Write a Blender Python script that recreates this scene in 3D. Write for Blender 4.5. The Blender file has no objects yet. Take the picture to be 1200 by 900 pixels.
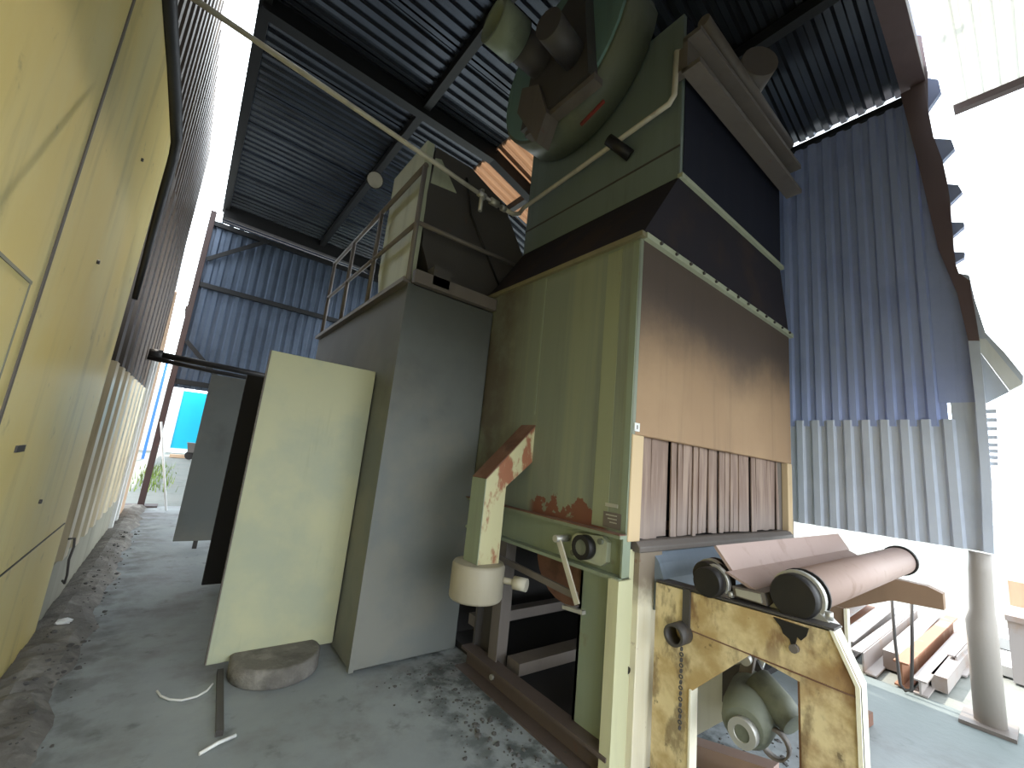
import bpy, bmesh, math, random
from mathutils import Vector, Matrix
random.seed(7)
S = bpy.context.scene
COL = S.collection

# ------------------------------------------------------------------ camera
PITCH, ROLL, YAW, FPX, EYE = 0.177808, 0.101210, 0.654054, 483.5, 1.6
cy_, sy_, cp_, sp_, cr_, sr_ = math.cos(YAW), math.sin(YAW), math.cos(PITCH), math.sin(PITCH), math.cos(ROLL), math.sin(ROLL)
fwd = Vector((sy_*cp_, cy_*cp_, sp_)); rgt = Vector((cy_, -sy_, 0)); upv = rgt.cross(fwd)
r2 = rgt*cr_ + upv*sr_; u2 = upv*cr_ - rgt*sr_
cam = bpy.data.objects.new('camera', bpy.data.cameras.new('camera')); COL.objects.link(cam)
cam.data.sensor_fit = 'HORIZONTAL'; cam.data.sensor_width = 36; cam.data.lens = FPX/1200*36
cam.data.clip_start = 0.02; cam.data.clip_end = 500
M = Matrix((r2, u2, -fwd)).transposed().to_4x4(); M.translation = (0, 0, EYE)
cam.matrix_world = M
S.camera = cam

# ------------------------------------------------------------------ sky, sun, exposure
w = bpy.data.worlds.new('sky'); S.world = w; w.use_nodes = True
wn = w.node_tree; wn.nodes.clear()
wo = wn.nodes.new('ShaderNodeOutputWorld'); bg = wn.nodes.new('ShaderNodeBackground')
sk = wn.nodes.new('ShaderNodeTexSky'); sk.sky_type = 'HOSEK_WILKIE'; sk.turbidity = 6.0; sk.ground_albedo = 0.4
SUN_TO = Vector((0.055, 0.50, 0.86)).normalized()
sk.sun_direction = SUN_TO
mixw = wn.nodes.new('ShaderNodeMix'); mixw.data_type = 'RGBA'; mixw.inputs[0].default_value = 0.72
mixw.inputs[7].default_value = (0.88, 0.95, 1.0, 1)
wn.links.new(sk.outputs[0], mixw.inputs[6]); wn.links.new(mixw.outputs[2], bg.inputs[0])
bg.inputs[1].default_value = 6.5
wn.links.new(bg.outputs[0], wo.inputs[0])
sl = bpy.data.lights.new('sun', 'SUN'); sl.energy = 7.0; sl.angle = 0.01; sl.color = (1.0, 0.93, 0.82)
so = bpy.data.objects.new('sun', sl); COL.objects.link(so)
so.rotation_euler = (-SUN_TO).to_track_quat('-Z', 'Y').to_euler(); so.location = (-3, 6, 25)
S.view_settings.view_transform = 'Standard'; S.view_settings.look = 'None'
S.view_settings.exposure = 0.12; S.view_settings.gamma = 1.0; S.view_settings.use_curve_mapping = False

# ------------------------------------------------------------------ materials
def srgb(r, g, b):
    f = lambda c: (c/12.92 if c <= .04045 else ((c+.055)/1.055)**2.4)
    return (f(r/255), f(g/255), f(b/255), 1)

class Mat:
    """small procedural material builder working in world position, so grain runs on over neighbouring pieces"""
    def __init__(s, name, base, rough=.6, metal=0.0):
        s.m = bpy.data.materials.new(name); s.m.use_nodes = True
        s.t = s.m.node_tree; s.b = s.t.nodes['Principled BSDF']
        s.pos = s.t.nodes.new('ShaderNodeNewGeometry').outputs['Position']
        s.sep = s.t.nodes.new('ShaderNodeSeparateXYZ'); s.t.links.new(s.pos, s.sep.inputs[0])
        rgb = s.t.nodes.new('ShaderNodeRGB'); rgb.outputs[0].default_value = base
        s.col = rgb.outputs[0]; s.b.inputs['Roughness'].default_value = rough; s.b.inputs['Metallic'].default_value = metal
        s.bumph = None
    def noise(s, scale, detail=5, stretch=(1, 1, 1), rough=.6):
        mp = s.t.nodes.new('ShaderNodeMapping'); mp.inputs['Scale'].default_value = stretch
        s.t.links.new(s.pos, mp.inputs[0])
        n = s.t.nodes.new('ShaderNodeTexNoise'); n.inputs['Scale'].default_value = scale
        n.inputs['Detail'].default_value = detail; n.inputs['Roughness'].default_value = rough
        s.t.links.new(mp.outputs[0], n.inputs['Vector']); return n.outputs['Fac']
    def ramp(s, v, a, b):
        r = s.t.nodes.new('ShaderNodeMapRange'); r.interpolation_type = 'SMOOTHSTEP'
        r.inputs['From Min'].default_value = a; r.inputs['From Max'].default_value = b
        s.t.links.new(v, r.inputs['Value']); return r.outputs[0]
    def math(s, op, a, b):
        n = s.t.nodes.new('ShaderNodeMath'); n.operation = op
        for i, v in enumerate((a, b)):
            if isinstance(v, (int, float)): n.inputs[i].default_value = v
            else: s.t.links.new(v, n.inputs[i])
        return n.outputs[0]
    def layer(s, fac, colour, strength=1.0):
        if strength != 1.0: fac = s.math('MULTIPLY', fac, strength)
        n = s.t.nodes.new('ShaderNodeMix'); n.data_type = 'RGBA'
        s.t.links.new(fac, n.inputs[0]); s.t.links.new(s.col, n.inputs[6]); n.inputs[7].default_value = colour
        s.col = n.outputs[2]; return s
    def blotch(s, colour, scale=2, lo=.45, hi=.7, strength=.6, stretch=(1, 1, 1), detail=6):
        return s.layer(s.ramp(s.noise(scale, detail, stretch), lo, hi), colour, strength)
    def bump(s, scale=60, dist=.003, strength=.4, stretch=(1, 1, 1)):
        n = s.t.nodes.new('ShaderNodeBump'); n.inputs['Distance'].default_value = dist; n.inputs['Strength'].default_value = strength
        s.t.links.new(s.noise(scale, 6, stretch), n.inputs['Height']); s.t.links.new(n.outputs[0], s.b.inputs['Normal']); return s
    def done(s):
        s.t.links.new(s.col, s.b.inputs['Base Color']); return s.m

RUST = srgb(112, 62, 42); DIRT = srgb(70, 62, 52); SOOT = srgb(52, 50, 50)
STREAK = (3.0, 3.0, .25)
def paint(name, c, rough=.55, rust=.25, dirt=.35, hi=None, spec=.5):
    m = Mat(name, c, rough); m.b.inputs['Specular IOR Level'].default_value = spec
    m.blotch(hi or tuple(min(1, v*1.25) for v in c[:3])+(1,), 1.3, .45, .75, .5, STREAK)
    m.blotch(DIRT, 2.2, .5, .8, dirt, STREAK)
    if rust: m.blotch(RUST, 7, .66, .74, rust)
    m.bump(25, .004, .25)
    return m.done()
def metal(name, c, rough=.4, met=.8, dirt=.4):
    m = Mat(name, c, rough, met); m.blotch(DIRT, 3, .45, .8, dirt, (1, 1, .4)); m.bump(40, .002, .2); return m.done()

GREEN = paint('green grey machine paint', srgb(134, 144, 124))
GREENL = paint('pale green grey paint', srgb(168, 172, 150), dirt=.25)
# machine side sheet: rust band above the flange
m = Mat('green side sheet with rust', srgb(120, 126, 112), .55)
m.blotch(srgb(138, 142, 116), 1.6, .5, .62, .6, (1, 2.5, .06)); m.layer(m.math('MULTIPLY', m.ramp(m.sep.outputs[1], 2.45, 2.9), m.ramp(m.noise(2.2, 6), .3, .6)), srgb(84, 70, 58), .8); m.blotch(DIRT, 2, .5, .8, .4, STREAK)
h = m.math('SUBTRACT', m.math('ADD', 1.27, m.math('MULTIPLY', m.ramp(m.noise(9, 6), .35, .7), .17)), m.sep.outputs[2])
m.layer(m.math('MULTIPLY', m.math('MULTIPLY', m.ramp(h, 0, .02), m.ramp(m.sep.outputs[1], 2.38, 2.30)), m.ramp(m.sep.outputs[1], 1.62, 1.68)), srgb(110, 58, 40), .9)
m.bump(25, .004, .25); SIDE = m.done()
# front sheet: cream dust below, shade painted into the upper part with a cloudy edge
m = Mat('cream front sheet shaded upward', srgb(158, 130, 102), .75); m.b.inputs['Specular IOR Level'].default_value = .2
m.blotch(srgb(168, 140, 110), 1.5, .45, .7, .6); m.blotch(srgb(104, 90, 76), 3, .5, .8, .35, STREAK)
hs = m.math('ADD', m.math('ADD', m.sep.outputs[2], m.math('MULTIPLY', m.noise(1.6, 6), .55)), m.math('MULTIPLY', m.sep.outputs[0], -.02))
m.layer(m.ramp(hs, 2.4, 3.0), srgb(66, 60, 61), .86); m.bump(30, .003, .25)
FRONT = m.done()
m = Mat('shaded shoulder sheet', srgb(50, 47, 54), .9); m.b.inputs['Specular IOR Level'].default_value = .1; m.blotch(srgb(68, 56, 52), 2, .45, .7, .6); m.bump(20, .004, .3); SHADED = m.done()  # base colour darkened to stand in for weak light high up
CREAM = paint('cream column paint', srgb(236, 230, 208), rust=.2, dirt=.15, hi=srgb(242, 238, 222))
RUSTY = (lambda m: (m.blotch(srgb(140, 112, 94), 4, .45, .7, .6), m.blotch(srgb(70, 48, 40), 5, .5, .7, .6), m.bump(50, .003, .4), m.done())[-1])(Mat('rusty steel', srgb(112, 78, 62), .75))
CHUTE = (lambda m: (m.blotch(srgb(150, 84, 58), 6, .5, .58, .9, (1, 1, .5)), m.blotch(DIRT, 4, .5, .8, .4), m.bump(40, .003, .3), m.done())[-1])(Mat('rust flaked chute paint', srgb(196, 190, 150), .55))
DARKST = paint('dark dirty steel', srgb(70, 66, 64), rust=.3)
BEAMST = paint('brown grey frame steel', srgb(104, 96, 90), rust=.3)
YELLOW = (lambda m: (m.blotch(srgb(168, 138, 84), 3.2, .42, .62, .8), m.layer(m.math('MULTIPLY', m.ramp(m.sep.outputs[1], .95, .6), m.ramp(m.noise(5, 6), .38, .6)), srgb(146, 110, 68), .8), m.layer(m.math('MULTIPLY', m.ramp(m.sep.outputs[2], .62, .95), m.ramp(m.noise(9, 6, (1, 1, .4)), .5, .64)), srgb(112, 76, 50), .75), m.blotch(srgb(96, 72, 46), 8, .52, .66, .7, (1, 1, .5)), m.blotch(srgb(60, 46, 36), 13, .64, .7, .6), m.bump(35, .003, .35), m.done())[-1])(Mat('worn yellow conveyor paint', srgb(222, 204, 160), .55))
PINK = (lambda m: (m.blotch(srgb(170, 148, 138), 3, .45, .7, .6), m.blotch(srgb(120, 90, 76), 6, .55, .75, .5), m.bump(60, .002, .3), m.done())[-1])(Mat('dusty pinkish roller steel', srgb(164, 140, 130), .6, .1))
BLACKP = paint('black roof steel paint', srgb(24, 24, 26), rust=.05, dirt=.1, hi=srgb(30, 30, 32))
BLACK = metal('black greasy iron', srgb(44, 42, 42), .5, .5)
MOTOR = (lambda m: (m.blotch(srgb(58, 60, 52), 5, .45, .7, .7), m.bump(60, .002, .3), m.done())[-1])(Mat('grey green motor paint', srgb(108, 112, 98), .55))
ALU = metal('worn bare metal', srgb(190, 188, 182), .45, .6)
RUBBER = (lambda m: (m.blotch(srgb(168, 146, 130), 5, .4, .7, .7, (3, 3, .3)), m.layer(m.ramp(m.sep.outputs[2], 1.55, 1.2), srgb(150, 140, 134), .5), m.bump(40, .002, .3), m.done())[-1])(Mat('dusty rubber strip', srgb(128, 106, 94), .8))
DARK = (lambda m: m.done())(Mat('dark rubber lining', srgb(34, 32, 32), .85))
DOORP = (lambda m: (m.blotch(srgb(196, 192, 150), 1.2, .4, .65, .6), m.blotch(srgb(140, 138, 110), 4, .55, .8, .4, STREAK), m.bump(18, .003, .25), m.done())[-1])(Mat('pale olive door paint', srgb(168, 172, 148), .5))
CHAMB = (lambda m: (m.blotch(srgb(132, 128, 116), 1.1, .45, .65, .5), m.blotch(srgb(72, 72, 70), 1.4, .5, .75, .5), m.layer(m.ramp(m.math('ADD', m.sep.outputs[2], m.noise(1.5, 6)), 2.1, 3.4), srgb(66, 66, 62), .8), m.bump(18, .003, .25), m.done())[-1])(Mat('grey chamber sheet', srgb(108, 112, 110), .6))  # darkens towards the top, the light falloff painted into the sheet
LWALL = (lambda m: (m.blotch(srgb(232, 218, 160), 1.1, .4, .65, .7, (1, 1, .5)), m.blotch(srgb(150, 136, 88), 1.7, .5, .75, .5, (1, 2, .3)), m.blotch(srgb(90, 80, 56), 5, .62, .75, .5), m.bump(7, .004, .25), m.done())[-1])(Mat('yellowed cream steel door', srgb(232, 208, 130), .38))
GALV = (lambda m: (m.blotch(srgb(84, 94, 110), 2, .4, .7, .6), m.blotch(DIRT, 3, .55, .8, .35, STREAK), m.done())[-1])(Mat('weathered galvanised sheet', srgb(104, 116, 134), .36, .6))
GALVR = (lambda m: (m.blotch(srgb(176, 182, 194), 2, .4, .7, .5), m.blotch(srgb(120, 124, 134), 3, .55, .8, .35, STREAK), m.done())[-1])(Mat('blue grey galvanised sheet', srgb(196, 202, 214), .5, .1))
GALVU = (lambda m: (m.blotch(srgb(140, 152, 196), 1.2, .4, .7, .6), m.blotch(srgb(104, 112, 146), 3, .55, .8, .35, STREAK), m.done())[-1])(Mat('blue haze tinted sheet', srgb(166, 178, 216), .5, .1))  # blue tint paints lens haze onto the upper right wall
ROOFM = (lambda m: (m.blotch(srgb(62, 64, 70), 1.5, .4, .7, .6), m.blotch(srgb(40, 34, 30), 2, .5, .8, .45), m.done())[-1])(Mat('dull zinc roof sheet', srgb(84, 88, 96), .25, .75))
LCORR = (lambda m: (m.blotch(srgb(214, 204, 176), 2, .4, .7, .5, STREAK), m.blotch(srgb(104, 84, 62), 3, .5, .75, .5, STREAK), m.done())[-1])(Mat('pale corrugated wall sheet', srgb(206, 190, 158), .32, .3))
LCORRD = (lambda m: (m.blotch(srgb(98, 80, 60), 2, .4, .7, .5, STREAK), m.done())[-1])(Mat('brown corrugated sheet', srgb(74, 66, 60), .4, .5))
CONC = Mat('worn concrete floor', srgb(142, 148, 150), .7)
CONC.blotch(srgb(160, 166, 166), .9, .4, .65, .6); CONC.blotch(srgb(104, 98, 96), 1.6, .48, .7, .6); CONC.blotch(srgb(62, 66, 58), 5, .58, .72, .45)
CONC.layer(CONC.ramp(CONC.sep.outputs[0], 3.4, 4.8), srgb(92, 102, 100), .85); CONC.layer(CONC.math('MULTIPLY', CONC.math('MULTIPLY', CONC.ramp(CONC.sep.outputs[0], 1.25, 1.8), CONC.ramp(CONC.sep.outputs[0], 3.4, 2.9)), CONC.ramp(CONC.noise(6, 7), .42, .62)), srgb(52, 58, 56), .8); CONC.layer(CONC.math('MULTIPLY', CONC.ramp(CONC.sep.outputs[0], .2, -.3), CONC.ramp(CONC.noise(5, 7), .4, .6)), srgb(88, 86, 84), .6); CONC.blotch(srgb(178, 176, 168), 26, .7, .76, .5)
CONC.bump(14, .012, .35); CONC = CONC.done()
YARD = (lambda m: (m.blotch(srgb(112, 120, 116), .7, .4, .65, .5), m.blotch(srgb(90, 94, 88), 3, .5, .7, .5), m.bump(10, .02, .4), m.done())[-1])(Mat('dusty yard ground', srgb(124, 126, 120), .85))
RUBBLEM = (lambda m: (m.blotch(srgb(150, 146, 138), 7, .45, .7, .8), m.blotch(srgb(76, 72, 68), 4, .5, .7, .6), m.bump(30, .02, .6), m.done())[-1])(Mat('dirt and rubble', srgb(116, 112, 106), .9))
PLINTH = paint('grey plinth render', srgb(150, 146, 128), rust=0)
WHITE = paint('white render', srgb(225, 225, 222), rust=0, dirt=.1)
CYAN = (lambda m: (m.blotch(srgb(0, 168, 205), 1, .45, .7, .5), m.done())[-1])(Mat('bright cyan paint', srgb(0, 178, 215), .5))
BLUE = (lambda m: m.done())(Mat('blue paint', srgb(60, 120, 190), .5))
SAND = paint('pinkish painted pilaster', srgb(206, 172, 140), rust=0, dirt=.2)
REDP = paint('red brown post paint', srgb(62, 44, 42), rust=.3)
BEAMW = (lambda m: (m.blotch(srgb(150, 120, 96), 3, .5, .7, .6), m.bump(40, .002, .2), m.done())[-1])(Mat('primed beam steel', srgb(158, 150, 146), .6))
BEAMR = (lambda m: (m.blotch(srgb(196, 170, 148), 3, .5, .7, .6), m.done())[-1])(Mat('rusty beam steel', srgb(146, 100, 72), .7))
WHITEPIPE = paint('off white pipe paint', srgb(190, 184, 168), rust=.3, dirt=.4)
PURPLE = paint('brown red edge steel', srgb(104, 86, 88), rust=.15)
LEAF = (lambda m: (m.blotch(srgb(150, 160, 80), 8, .4, .7, .7), m.done())[-1])(Mat('weed green', srgb(96, 120, 52), .8))
m = Mat('milky fibreglass sheet', srgb(245, 245, 238), .6); m.blotch(srgb(232, 226, 200), 3, .5, .7, .5, (.2, 4, 1))
tr = m.t.nodes.new('ShaderNodeBsdfTranslucent'); tr.inputs[0].default_value = (.6, .6, .57, 1)
mx = m.t.nodes.new('ShaderNodeMixShader'); mx.inputs[0].default_value = .75
out = [n for n in m.t.nodes if n.type == 'OUTPUT_MATERIAL'][0]
m.t.links.new(m.b.outputs[0], mx.inputs[1]); m.t.links.new(tr.outputs[0], mx.inputs[2]); m.t.links.new(mx.outputs[0], out.inputs[0]); FIBRE = m.done()

m = Mat('amber glow sheet', srgb(130, 108, 90), .5); m.blotch(srgb(80, 66, 56), 3, .45, .7, .6, (.2, 4, 1))  # material added to imitate a warm glow on the roof
tr = m.t.nodes.new('ShaderNodeBsdfTranslucent'); tr.inputs[0].default_value = (.50, .37, .27, 1)
mx = m.t.nodes.new('ShaderNodeMixShader'); mx.inputs[0].default_value = .55
out = [n for n in m.t.nodes if n.type == 'OUTPUT_MATERIAL'][0]
m.t.links.new(m.b.outputs[0], mx.inputs[1]); m.t.links.new(tr.outputs[0], mx.inputs[2]); m.t.links.new(mx.outputs[0], out.inputs[0]); m.t.links.new(m.col, m.b.inputs['Base Color']); AMBER = m.m

# ------------------------------------------------------------------ geometry helpers
class MB:
    """collects shapes (world coordinates) and links them as ONE mesh object"""
    def __init__(s): s.bm = bmesh.new()
    def hexa(s, p):       # 8 corners: bottom 4 ccw, top 4 ccw
        v = [s.bm.verts.new(q) for q in p]
        for f in ((3, 2, 1, 0), (4, 5, 6, 7), (0, 1, 5, 4), (1, 2, 6, 5), (2, 3, 7, 6), (3, 0, 4, 7)): s.bm.faces.new([v[i] for i in f])
        return s
    def box(s, x0, x1, y0, y1, z0, z1):
        return s.hexa([(x0, y0, z0), (x1, y0, z0), (x1, y1, z0), (x0, y1, z0), (x0, y0, z1), (x1, y0, z1), (x1, y1, z1), (x0, y1, z1)])
    def prism(s, poly, ax, a0, a1):   # polygon in the two other axes, extruded along ax
        def P(u, v, a): return {'x': (a, u, v), 'y': (u, a, v), 'z': (u, v, a)}[ax]
        A = [s.bm.verts.new(P(u, v, a0)) for u, v in poly]; B = [s.bm.verts.new(P(u, v, a1)) for u, v in poly]
        n = len(poly); s.bm.faces.new(A); s.bm.faces.new(B[::-1])
        for i in range(n): s.bm.faces.new((A[i], B[i], B[(i+1) % n], A[(i+1) % n]))
        return s
    def tube(s, pts, r, n=12, cap=True):
        pts = [Vector(p) for p in pts]; rr = r if isinstance(r, (list, tuple)) else [r]*len(pts)
        rings = []; ref = None
        for i, p in enumerate(pts):
            d = (pts[min(i+1, len(pts)-1)] - pts[max(i-1, 0)]).normalized()
            if ref is None: ref = Vector((0, 0, 1)) if abs(d.z) < .9 else Vector((1, 0, 0))
            a = d.cross(ref).normalized(); b = a.cross(d); ref = b
            rings.append([s.bm.verts.new(p + (a*math.cos(2*math.pi*k/n) + b*math.sin(2*math.pi*k/n))*rr[i]) for k in range(n)])
        for i in range(len(rings)-1):
            for k in range(n):
                f = s.bm.faces.new((rings[i][k], rings[i][(k+1) % n], rings[i+1][(k+1) % n], rings[i+1][k])); f.smooth = True
        if cap: s.bm.faces.new(rings[0][::-1]); s.bm.faces.new(rings[-1])
        return s
    def bar(s, a, b, wd, ht):     # rectangular bar between two points, ht measured towards +Z
        a, b = Vector(a), Vector(b); d = (b-a).normalized()
        side = d.cross(Vector((0, 0, 1)));
        if side.length < .1: side = Vector((1, 0, 0))
        side.normalize(); u = side.cross(d).normalized()
        q = []
        for p in (a, b):
            q.append([p - side*wd/2 - u*ht/2, p + side*wd/2 - u*ht/2, p + side*wd/2 + u*ht/2, p - side*wd/2 + u*ht/2])
        return s.hexa(q[0] + q[1])
    def ring(s, c, ax, r0, r1, a0, a1, n=28):   # hollow drum along ax
        def P(r, k, a):
            u, v = r*math.cos(2*math.pi*k/n), r*math.sin(2*math.pi*k/n)
            return {'x': (a, c[0]+u, c[1]+v), 'y': (c[0]+u, a, c[1]+v), 'z': (c[0]+u, c[1]+v, a)}[ax]
        V = [[s.bm.verts.new(P(r, k, a)) for k in range(n)] for r, a in ((r1, a0), (r1, a1), (r0, a1), (r0, a0))]
        for i in range(4):
            for k in range(n):
                f = s.bm.faces.new((V[i][k], V[i][(k+1) % n], V[(i+1) % 4][(k+1) % n], V[(i+1) % 4][k])); f.smooth = i in (0, 2)
        return s
    def corr(s, origin, along, across, out, length, width, pitch, depth, th=.004, flat=.35):
        """ribbed sheet: ribs run along 'along' for 'length', repeat over 'across' for 'width', stand out towards 'out'"""
        o, A, C, O = Vector(origin), Vector(along).normalized(), Vector(across).normalized(), Vector(out).normalized()
        prof = []; n = max(1, round(width/pitch)); p = width/n
        for i in range(n):
            b = i*p
            prof += [(b, 0), (b+p*flat, 0), (b+p*(flat+.14), depth), (b+p*.86, depth)]
        prof.append((width, 0))
        def row(l, t): return [s.bm.verts.new(o + A*l + C*c + O*(d+t)) for c, d in prof]
        a, b, c, d = row(0, 0), row(length, 0), row(0, th), row(length, th)
        for i in range(len(prof)-1):
            s.bm.faces.new((a[i], a[i+1], b[i+1], b[i])); s.bm.faces.new((c[i], d[i], d[i+1], c[i+1]))
            s.bm.faces.new((a[i], c[i], c[i+1], a[i+1])); s.bm.faces.new((b[i], b[i+1], d[i+1], d[i]))
        s.bm.faces.new((a[0], b[0], d[0], c[0])); s.bm.faces.new((a[-1], c[-1], d[-1], b[-1]))
        return s
    def build(s, name, mat, parent=None, bevel=0.0):
        bm = s.bm; bmesh.ops.recalc_face_normals(bm, faces=bm.faces[:])
        if bevel:
            es = [e for e in bm.edges if len(e.link_faces) == 2 and e.calc_face_angle(0) > .6 and e.calc_length() > bevel*3]
            bmesh.ops.bevel(bm, geom=es, offset=bevel, segments=1, affect='EDGES', clamp_overlap=True)
        xs = [v.co for v in bm.verts]
        lo = Vector([min(c[i] for c in xs) for i in range(3)]); hi = Vector([max(c[i] for c in xs) for i in range(3)])
        c = Vector(((lo.x+hi.x)/2, (lo.y+hi.y)/2, lo.z if parent is None else (lo.z+hi.z)/2))
        for v in bm.verts: v.co -= c
        me = bpy.data.meshes.new(name); bm.to_mesh(me); bm.free(); me.materials.append(mat)
        o = bpy.data.objects.new(name, me); COL.objects.link(o)
        if parent is not None:
            o.parent = parent; o.location = c - W(parent)
        else: o.location = c
        return o
def W(o):
    v = Vector(o.location)
    while o.parent: o = o.parent; v += Vector(o.location)
    return v
def thing(name, label, cat, loc, group=None):
    o = bpy.data.objects.new(name, None); o.empty_display_size = .1; COL.objects.link(o); o.location = loc
    o['label'] = label; o['category'] = cat
    if group: o['group'] = group
    return o
def tag(o, label, cat, group=None):
    o['label'] = label; o['category'] = cat
    if group: o['group'] = group
    return o
def struct(o): o['kind'] = 'structure'; return o
def sroot(name, loc):
    o = bpy.data.objects.new(name, None); o.empty_display_size = .1; COL.objects.link(o); o.location = loc; o['kind'] = 'structure'; return o
def dup(o, d, parent=None):       # copy of a part, moved by d
    c = o.copy(); COL.objects.link(c); c.location = Vector(o.location) + Vector(d)
    if parent is not None: c.parent = parent
    return c
def B(x0, x1, y0, y1, z0, z1): return MB().box(x0, x1, y0, y1, z0, z1)

# ------------------------------------------------------------------ setting: ground
f_ = MB()
gx = [-.62 + i*(5.9/59) for i in range(60)]; gy = [-1.5 + i*(12.4/124) for i in range(125)]
vs = [[f_.bm.verts.new((x, y, .006*math.sin(x*3.1+y*1.7)*math.sin(y*2.3-x) - (0.02 if (i in (0, 59) or j in (0, 124)) else 0))) for i, x in enumerate(gx)] for j, y in enumerate(gy)]
for j in range(124):
    for i in range(59): f_.bm.faces.new((vs[j][i], vs[j][i+1], vs[j+1][i+1], vs[j+1][i]))
struct(f_.build('floor', CONC))
g = MB(); g.box(-60, 60, -60, 60, -.3, -.02); struct(g.build('ground', YARD))
k = MB()      # crumbling dirt edge along the left wall
ny = 90; prev = None
for j in range(ny):
    y = 2.6 + j*(8.0/ny); wv = .025*math.sin(j*.37) + .02*math.sin(j*.83+1) + .025*random.random()
    row = [k.bm.verts.new((-.6, y, .03 + .03*random.random())), k.bm.verts.new((-.47, y, .05 + .045*random.random())),
           k.bm.verts.new((-.36 + wv, y, .035 + .03*random.random())), k.bm.verts.new((-.27 + wv, y, -.012))]
    if prev:
        for i in range(3): k.bm.faces.new((prev[i], prev[i+1], row[i+1], row[i]))
    prev = row
struct(k.build('trim_1', RUBBLEM))

# ------------------------------------------------------------------ setting: roof
ceil = sroot('ceiling', (2.4, 5.5, 6.4))
ZA, XB, ZB, XE = 6.42, 3.0, 6.36, 5.17
sheetw = .9
a = MB().corr((-.22, .6, ZA), (XB+.26, 0, ZB-ZA), (0, 1, 0), (0, 0, 1), XB+.27, sheetw+.02, .15, .038).build('roof_sheet', ROOFM, ceil)
sB = Vector((XE-XB, 0, 5.69-ZB))
b = MB().corr((XB, .6, ZB), sB, (0, 1, 0), (.3, 0, 1), sB.length, sheetw+.02, .15, .045).build('roof_sheet', ROOFM, ceil)
for i in range(1, 13):
    for q in (a, b):
        c = dup(q, (0, i*sheetw*.94, .004 if i % 2 else 0))
        if q is b and i in (4, 5): c.material_slots[0].link = 'OBJECT'; c.material_slots[0].material = AMBER; c['label'] = 'amber translucent roof sheet added for warm roof glow'  # sheets made translucent to give the roof its warm bright patch
def zroof(x): return ZA + (ZB-ZA)*(x+.22)/(XB+.22) if x < XB else ZB + (5.69-ZB)*(x-XB)/(XE-XB)
B(-.24, -.12, .7, 10.75, 6.28, 6.41).build('eave_beam', BLACKP, ceil)
for x, wd in ((1.8, .1), (3.85, .1)):
    B(x-wd/2, x+wd/2, .7, 10.75, zroof(x)-.14, zroof(x)-.012).build('purlin', BLACKP, ceil)
for y, dz in ((5.0, .2), (10.62, .28)):
    mb = MB(); mb.bar((-.2, y, 6.40-dz/2), (XB, y, 6.345-dz/2), .14, dz); mb.bar((XB, y, 6.345-dz/2), (5.05, y, zroof(5.05)-.01-dz/2), .14, dz); mb.build('rafter', BLACKP, ceil)
# bright steel edge on right wall top, left open under the ribs
B(5.06, 5.12, .5, 3.2, 5.54, 5.60).build('eave_rail', BLACKP, ceil)

# ------------------------------------------------------------------ setting: left building wall
wl = sroot('wall_left', (-.65, 4, 0))
q = MB().corr((-.625, 4.62, .46), (0, 0, 1), (0, 1, 0), (1, 0, 0), 1.62, .92, .46, .07).build('wall_sheet', LCORR, wl)
for i in range(1, 5): dup(q, (0, .9*i, 0))
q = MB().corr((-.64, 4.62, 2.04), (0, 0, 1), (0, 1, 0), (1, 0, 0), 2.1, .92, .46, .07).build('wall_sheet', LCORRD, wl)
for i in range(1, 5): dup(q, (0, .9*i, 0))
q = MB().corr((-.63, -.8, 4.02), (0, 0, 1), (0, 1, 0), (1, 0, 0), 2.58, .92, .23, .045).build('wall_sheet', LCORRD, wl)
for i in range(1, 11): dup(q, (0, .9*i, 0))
B(-.66, -.575, 4.62, 9.3, -.02, .46).build('plinth', PLINTH, wl)
B(-.75, -.66, -2, 9.2, -.02, 6.58).build('backing', DARKST, wl)
MB().prism([(9.12, 0), (10.05, 0), (10.05, 2.75), (9.55, 4.0), (9.3, 3.9), (9.12, 2.9)], 'x', -.85, -.56).build('pilaster', SAND, wl, .01)
MB().prism([(9.1, 4.0), (9.3, 4.0), (9.6, 3.9), (9.85, 3.75), (9.4, 4.8), (9.14, 6.5)], 'x', -.75, -.6).build('end_flashing', LCORRD, wl)
# doorway strips seen at the far end of the ribbed part
B(-.60, -.535, 8.3, 8.42, .0, 2.6).build('door_post', WHITE, wl)
B(-.60, -.535, 8.85, 8.97, .0, 2.6).build('door_post', WHITE, wl)
# big flat sliding door of the left building
dr = sroot('door_1', (-.56, 2, 0))
B(-.61, -.56, -1.5, 2.46, .02, 4.0).build('panel', LWALL, dr, .006)
B(-.61, -.556, 2.475, 4.55, .02, 4.0).build('panel', LWALL, dr, .006)
B(-.558, -.548, .9, 2.28, .05, 2.06).build('wicket_leaf', LWALL, dr, .003)
B(-.559, -.551, -1.5, 4.5, .80, .808).build('seam', DARKST, dr)
B(-.60, -.5545, 2.455, 2.478, .02, 4.0).build('seam', BEAMST, dr)
B(-.559, -.5465, .9, 2.30, 2.06, 2.072).build('seam', PLINTH, dr)
B(-.559, -.5465, 2.28, 2.292, .05, 2.06).build('seam', PLINTH, dr)
B(-.556, -.549, 2.76, 2.88, 1.41, 1.44).build('name_plate', DARKST, dr)
for y, z in ((3.2, 2.45), (3.55, 3.3), (3.5, 1.1), (2.7, .9)):
    MB().tube([(-.558, y, z), (-.545, y, z)], .012, 8).build('bolt', DARKST, dr)
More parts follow.
